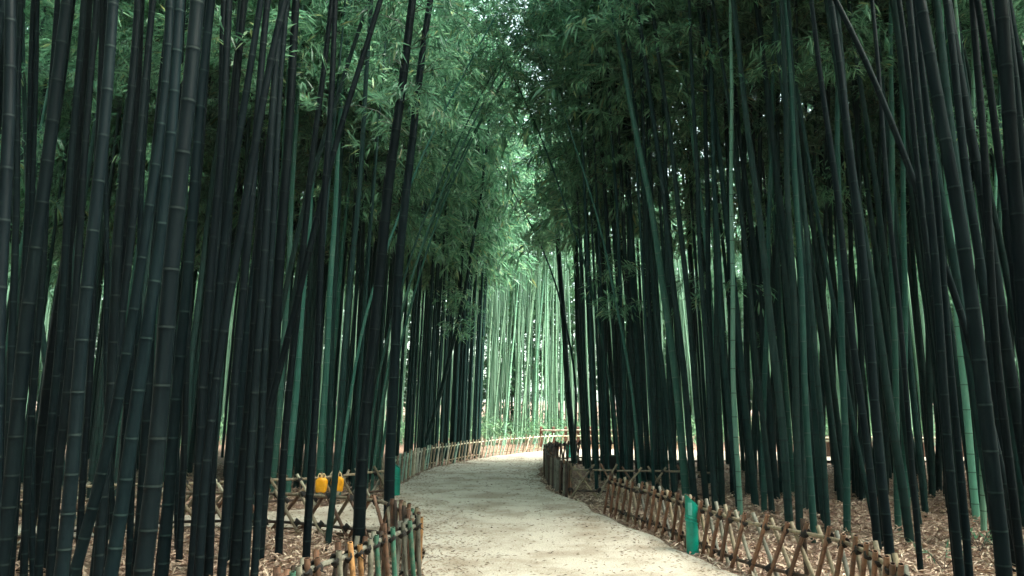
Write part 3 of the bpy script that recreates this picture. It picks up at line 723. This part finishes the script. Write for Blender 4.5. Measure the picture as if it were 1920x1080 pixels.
fence('f', 'low bamboo fence right of the path, reddish slanting poles tied with black rope', R_near, .42, .215, .0185, .14, ('p_brown',), ('p_tan', 'p_tan', 'p_grey'), 'p_tan', 'p_dark', 2.1, 'p_dark', side=-1, jit=.008)
fence('f', 'short crossed bamboo fence turning off right between the two right-hand fences', R_side, .40, .42, .017, .20, ('p_tan',), ('p_tan', 'p_brown'), 'p_tan', 'p_dark', 1.3, 'p_tan', side=-1)
fence('f', 'dark brown dense bamboo fence along the inner side of the bend', R_far, .42, .17, .021, .05, ('p_dark', 'p_brown', 'p_dark'), ('p_dark', 'p_grey'), 'p_dark', 'p_dark', 1.6, 'p_dark', side=-1)
fence('f', 'long pale bleached bamboo fence curving along the outer side of the bend', L_main, .40, .2, .019, .13, ('p_white', 'p_tan', 'p_teal'), ('p_white',), 'p_white', 'p_tan', 2.4, 'p_tan', side=-1, ties=False, both=False)
fence('f', 'foreground bamboo fence left of the path with grey, orange and green poles', L_near, .43, .16, .020, .06, ('p_grey', 'p_tan', 'p_brown', 'p_orange', 'p_grey', 'p_green'), ('p_brown', 'p_dark', 'p_grey'), 'p_grey', 'p_dark', .8, 'p_brown', side=1, over=.07)
fence('f', 'brown crossed bamboo fence on the near side of the side path', L_side_near, .40, .40, .021, .2, ('p_brown', 'p_tan'), ('p_tan', 'p_brown'), 'p_tan', 'p_dark', 2.4, 'p_brown', side=1, over=.03)
fence('f', 'tan crossed bamboo fence on the far side of the side path', L_side_far, .37, .36, .021, .19, ('p_tan', 'p_tan', 'p_white'), ('p_tan', 'p_grey'), 'p_tan', 'p_dark', 2.6, 'p_brown', side=1, over=.07)

def railing(pts, label, h, sp, n_rail):
    line, s = smooth_line(pts, .1); rt = root('wooden_railing', (line[0][0], line[0][1], 0), label, 'railing', 'railings beyond the bend')
    loc = line - line[0]; import itertools
    q = 0.0
    while q <= s[-1]:
        k = min(int(q / .1), len(loc) - 1)
        mb = MB(); w = .05
        V = [(-w, -.06, 0), (w, -.06, 0), (w, .06, 0), (-w, .06, 0), (-w, -.06, h), (w, -.06, h), (w, .06, h), (-w, .06, h), (-w * .6, -.04, h + .05), (w * .6, -.04, h + .05), (w * .6, .04, h + .05), (-w * .6, .04, h + .05)]
        Fq = [(0, 1, 5, 4), (1, 2, 6, 5), (2, 3, 7, 6), (3, 0, 4, 7), (4, 5, 9, 8), (5, 6, 10, 9), (6, 7, 11, 10), (7, 4, 8, 11), (8, 9, 10, 11)]
        mb.add(V, Fq); obj('post', mb.mesh('railing_post', ['redwood'], False), rt, (loc[k][0], loc[k][1], 0)); q += sp
    for zz in n_rail: obj('rail', rail_mesh(loc + np.array([0, -.1]), zz, .03, 'p_white', 3), rt)
railing([(.95, 24.7), (2.2, 24.7), (3.8, 24.5)], 'reddish wooden railing with a pale rail at the end of the path', .60, .42, (.53,))
railing([(6.0, 20.6), (9, 20.5), (12.5, 20.3), (15, 20)], 'reddish wooden railing glimpsed between the stems of the right grove', .50, .5, (.42, .5))

# ------------------------------------------------------------------ bollards
def bollard(loc, rad, hb, rot, label, plate=True):
    rt = root('bollard', loc, label, 'bollard', 'green bollards beside the path'); S = 32; a = np.linspace(0, 2 * math.pi, S, endpoint=False)
    mb = MB(); ca, sa = np.cos(a), np.sin(a); V = []
    top = hb - .055 + .055 * ca
    zs = [np.full(S, -.03), np.full(S, hb * .33), np.full(S, hb * .34), np.full(S, hb * .35), np.full(S, hb * .62), top]
    for z, f in zip(zs, (1.0, 1.0, 1.0, 1.0, 1.0, 1.0)): V.append(np.stack([rad * f * ca, rad * f * sa, z], 1))
    V.append(np.stack([rad * .86 * ca, rad * .86 * sa, top - .004], 1)); V.append(np.stack([rad * .86 * ca, rad * .86 * sa, np.full(S, hb - .22)], 1)); V.append([[0, 0, hb - .22]])
    V = np.concatenate(V); J = np.arange(S); J2 = (J + 1) % S
    Fq = np.concatenate([np.stack([J + k * S, J2 + k * S, J2 + (k + 1) * S, J + (k + 1) * S], -1) for k in range(1)])
    for k in range(7): mb.add(V[k * S:(k + 2) * S], Fq, 1 if k == 6 else 0)
    mb.add(V[7 * S:], np.stack([J, J2, np.full(S, S)], -1), 1)
    b = obj('body', mb.mesh('bollard_body', ['bollard', 'bollard_in']), rt); b.rotation_euler = (0, 0, rot)
    for z0, tl in ((hb * .52, .022), (hb * .585, .018)):
        mb = MB(); aa = np.linspace(0, 2 * math.pi, 41)
        tube(mb, np.stack([rad * 1.03 * np.cos(aa), rad * 1.03 * np.sin(aa), z0 + tl * np.cos(aa)], 1), .008, 6, 0, cap=False, ref=(0, 0, 1))
        b2 = obj('band', mb.mesh('bollard_band', ['bollard_band']), rt); b2.rotation_euler = (0, 0, rot)
    if plate:
        mb = MB(); aa = np.linspace(-2.35, -1.7, 9); z0, z1 = hb * .64, hb * .86
        o_ = np.stack([rad * 1.015 * np.cos(aa), rad * 1.015 * np.sin(aa)], 1)
        V = np.concatenate([np.c_[o_, np.full(9, z0)], np.c_[o_, np.full(9, z1)]]); k = np.arange(8)
        mb.add(V, np.stack([k, k + 1, k + 10, k + 9], -1)); obj('plate', mb.mesh('bollard_plate', ['plate']), rt)
    return rt
p = ground(1299, 1034); bollard((p.x, p.y, 0), .062, .56, R(180), 'green bollard with slanted cut top and small pale plate, in front of the right fence')
p = ground(741, 928); bollard((p.x, p.y, 0), .075, .52, R(180), 'green bollard where the side path meets the main path, left')
p = ground(1066, 858); bollard((p.x, p.y, 0), .07, .42, R(0), 'small far green bollard behind the dark fence at the bend', False)

# ------------------------------------------------------------------ yellow bags hanging on the far side-path fence
def bag(u, v0, v1, wpx, y, label, seed):
    g = np.random.default_rng(seed); top = at_depth(u, v0, y); bot = at_depth(u, v1, y); hh = top.z - bot.z; w = wpx / 1400 * y / 2 * 1.02
    rt = root('yellow_bag', (top.x, y, bot.z), label, 'bag', 'yellow bags on the fence'); mb = MB(); S = 28; K = 16
    a = np.linspace(0, 2 * math.pi, S, endpoint=False); V = []
    ph = g.uniform(0, 6, 4)
    for k in range(K):
        t = k / (K - 1); wd = w * (.8 + .22 * math.sin(math.pi * min(1, .05 + t * .8))) * (1 if t < .85 else 1 - (t - .85) * 2.0)
        if k == 0: wd *= .8
        wr = 1 + .05 * np.sin(a * 5 + ph[0] + t * 6) + .035 * np.sin(a * 9 + ph[1] - t * 9)
        ca = np.sign(np.cos(a)) * np.abs(np.cos(a)) ** .6
        V.append(np.stack([wd * wr * ca, .55 * wd * wr * np.sin(a), np.full(S, t * hh * .93) + .008 * np.sin(3 * a + ph[2])], 1))
    V = np.concatenate(V + [[[0, 0, 0]], [[0, 0, hh * .9]]]); J = np.arange(S); J2 = (J + 1) % S
    mb.add(V, np.concatenate([np.stack([J + k * S, J2 + k * S, J2 + (k + 1) * S, J + (k + 1) * S], -1) for k in range(K - 1)]))
    mb.add(V[[*range(S), K * S]], np.stack([J2, J, np.full(S, S)], -1)); mb.add(V[[*range((K - 1) * S, K * S), K * S + 1]], np.stack([J, J2, np.full(S, S)], -1))
    obj('body', mb.mesh('bag_body', ['bag']), rt)
    for s in (-1, 1):
        mb = MB(); t = np.linspace(0, math.pi, 9)
        tube(mb, np.stack([s * w * .35 + w * .28 * np.cos(t), .01 + 0 * t, hh * .88 + .07 * np.sin(t)], 1), .009, 6, 0)
        obj('handle', mb.mesh('bag_handle', ['bag_top']), rt)
ry = ground(600, 897, .37).y - .07
bag(603, 894, 923, 21, ry, 'crumpled yellow bag hanging on the fence, the left and squarer of two', 1)
bag(633, 892, 921, 22, ry + .12, 'crumpled yellow bag hanging on the fence, the right one behind a stem', 2)

# dark boxes standing on the litter behind the crossed fence
def box(u, v, w, h, label):
    p = ground(u, v); rt = root('equipment_box', (p.x, p.y, 0), label, 'box', 'dark boxes in the right grove'); mb = MB()
    def bxx(x0, x1, y0, y1, z0, z1):
        V = [(x0, y0, z0), (x1, y0, z0), (x1, y1, z0), (x0, y1, z0), (x0, y0, z1), (x1, y0, z1), (x1, y1, z1), (x0, y1, z1)]
        mb.add(V, [(0, 1, 5, 4), (1, 2, 6, 5), (2, 3, 7, 6), (3, 0, 4, 7), (4, 5, 6, 7)])
    bxx(-w / 2, w / 2, -.1, .1, .06, h); obj('body', mb.mesh('box_body', ['box'], False), rt)
    mb = MB(); bxx(-w / 2 - .015, w / 2 + .015, -.12, .12, h + .003, h + .03); obj('lid', mb.mesh('box_lid', ['box'], False), rt)
    mb = MB(); bxx(-.03 + w * .2, .03 + w * .2, -.106, -.102, h * .35, h * .7); obj('plate', mb.mesh('box_plate', ['box_label'], False), rt)
    for s in (-1, 1):
        mb = MB(); bxx(s * w * .4 - .02, s * w * .4 + .02, -.08, .08, -.02, .058); obj('foot', mb.mesh('box_foot', ['box'], False), rt)
box(1148, 893, .42, .38, 'wide black box behind the crossed fence near the bend')
box(1281, 905, .30, .34, 'narrow black box behind the crossed fence, left of the right green bollard')

# ------------------------------------------------------------------ dry leaves
def scatter(n, sampler, seed, z0, lsc=1.0, tilt=.35):
    g = np.random.default_rng(seed); P = sampler(g, n); n = len(P)
    a = g.uniform(0, 2 * math.pi, n); d = np.stack([np.cos(a), np.sin(a), g.normal(0, tilt, n)], 1)
    mb = MB(); base = np.c_[P, z0 + g.uniform(0, .03, n)]
    L = g.uniform(.05, .12, n) * lsc; d /= np.linalg.norm(d, axis=1)[:, None]
    base[:, 2] = np.maximum(base[:, 2], z0 + np.maximum(0, -d[:, 2] * L) + .003)
    leaves(mb, base, d, L, g.uniform(.012, .024, n) * lsc, g.normal(0, .35, (n, 3)) + np.array([0, 0, 1.]))
    return mb
def grove_pts(g, n):
    y = 3.2 + 15 * g.random(n * 3) ** 1.35; x = g.uniform(-1, 1, n * 3) * (y * .74 + .5)
    m = ~inside(PATH, x, y) & ~inside(SIDE, x, y); return np.stack([x, y], 1)[m][:n]
mb = scatter(78000, grove_pts, 3, -.03, 1.12); o = obj('leaf_litter', mb.mesh('leaf_litter', ['litter'], False)); tagk(o, 'stuff', 'dry pinkish brown bamboo leaves covering the ground between the stems', 'leaf litter')
EDGE = np.concatenate([lm, rf, rn, pl, sn, sf])
def path_pts(g, n):
    y = 3.0 + 17 * g.random(n * 7) ** 1.3; x = g.uniform(-8, 6, n * 7)
    m = inside(PATH, x, y) | inside(SIDE, x, y); P = np.stack([x, y], 1)[m]
    dd = np.min(np.linalg.norm(P[:, None, :] - EDGE[None, ::3, :], axis=2), axis=1)
    keep = g.random(len(P)) < np.exp(-dd / .30) * 1.1 + .07
    return P[keep][:n]
mb = scatter(22000, path_pts, 9, .002, .55, .12); o = obj('path_litter', mb.mesh('path_litter', ['bits'], False)); tagk(o, 'stuff', 'scattered dry leaves and bits along the path edges', 'leaf litter')

# seedlings poking out of the litter near the right picture edge
def seedling(u, v, label, seed):
    g = np.random.default_rng(seed); p = ground(u, v, 0); rt = root('bamboo_seedling', (p.x, p.y, -.02), label, 'seedling', 'small seedlings in the litter'); mb = MB(); B = []; D = []
    for k in range(5):
        a = g.uniform(0, 6.28); L = g.uniform(.18, .34); t = np.linspace(0, 1, 5); o_ = np.array([math.cos(a), math.sin(a) * .6])
        P = np.stack([o_[0] * t * L * .8, o_[1] * t * L * .8, L * (t * 1.1 - .35 * t * t)], 1); tube(mb, P, np.linspace(.004, .002, 5), 4, 0)
        for q in (2, 3, 4):
            for _ in range(3): B.append(P[q]); D.append(np.array([o_[0], o_[1], .1]) + g.normal(0, .6, 3))
    obj('stem', mb.mesh('seedling_stem', ['p_dark']), rt); mb = MB(); n = len(B)
    leaves(mb, np.array(B), np.array(D), g.uniform(.06, .1, n), g.uniform(.014, .02, n), g.normal(0, .4, (n, 3)) + np.array([0, 0, 1.])); obj('leaves', mb.mesh('seedling_leaves', ['leaf'], False), rt)
seedling(1770, 1066, 'dark spreading seedling in the litter left of the thickest right stem', 1)
seedling(1838, 1030, 'small leafy seedling leaning against the foot of the thickest right stem', 2)
seedling(1905, 1050, 'tiny seedling in the litter at the right picture edge', 3)
print('objects', len(bpy.data.objects))

# ------------------------------------------------------------------ air volume, added to lift the dark tones
mb = MB(); X0, X1, Y0, Y1, Z0, Z1 = -950, 950, -950, 950, -1.2, 17.0
V = [(X0, Y0, Z0), (X1, Y0, Z0), (X1, Y1, Z0), (X0, Y1, Z0), (X0, Y0, Z1), (X1, Y0, Z1), (X1, Y1, Z1), (X0, Y1, Z1)]
mb.add(V, [(0, 3, 2, 1), (4, 5, 6, 7), (0, 1, 5, 4), (1, 2, 6, 5), (2, 3, 7, 6), (3, 0, 4, 7)])
me = mb.mesh('added_haze', ['ring'], False); me.materials.clear()
hm = bpy.data.materials.new('added_haze'); hm.use_nodes = True; hm.node_tree.nodes.clear()
ho = hm.node_tree.nodes.new('ShaderNodeOutputMaterial'); hv = hm.node_tree.nodes.new('ShaderNodeVolumePrincipled')
hv.inputs['Density'].default_value = 0.0004; hv.inputs['Color'].default_value = (.75, .93, .92, 1); hv.inputs['Anisotropy'].default_value = 0.1
hm.node_tree.links.new(hv.outputs[0], ho.inputs['Volume']); me.materials.append(hm)
o = obj('added_haze', me); tagk(o, 'stuff', 'thin pale air volume added to lift the dark tones of the grove', 'added_haze')
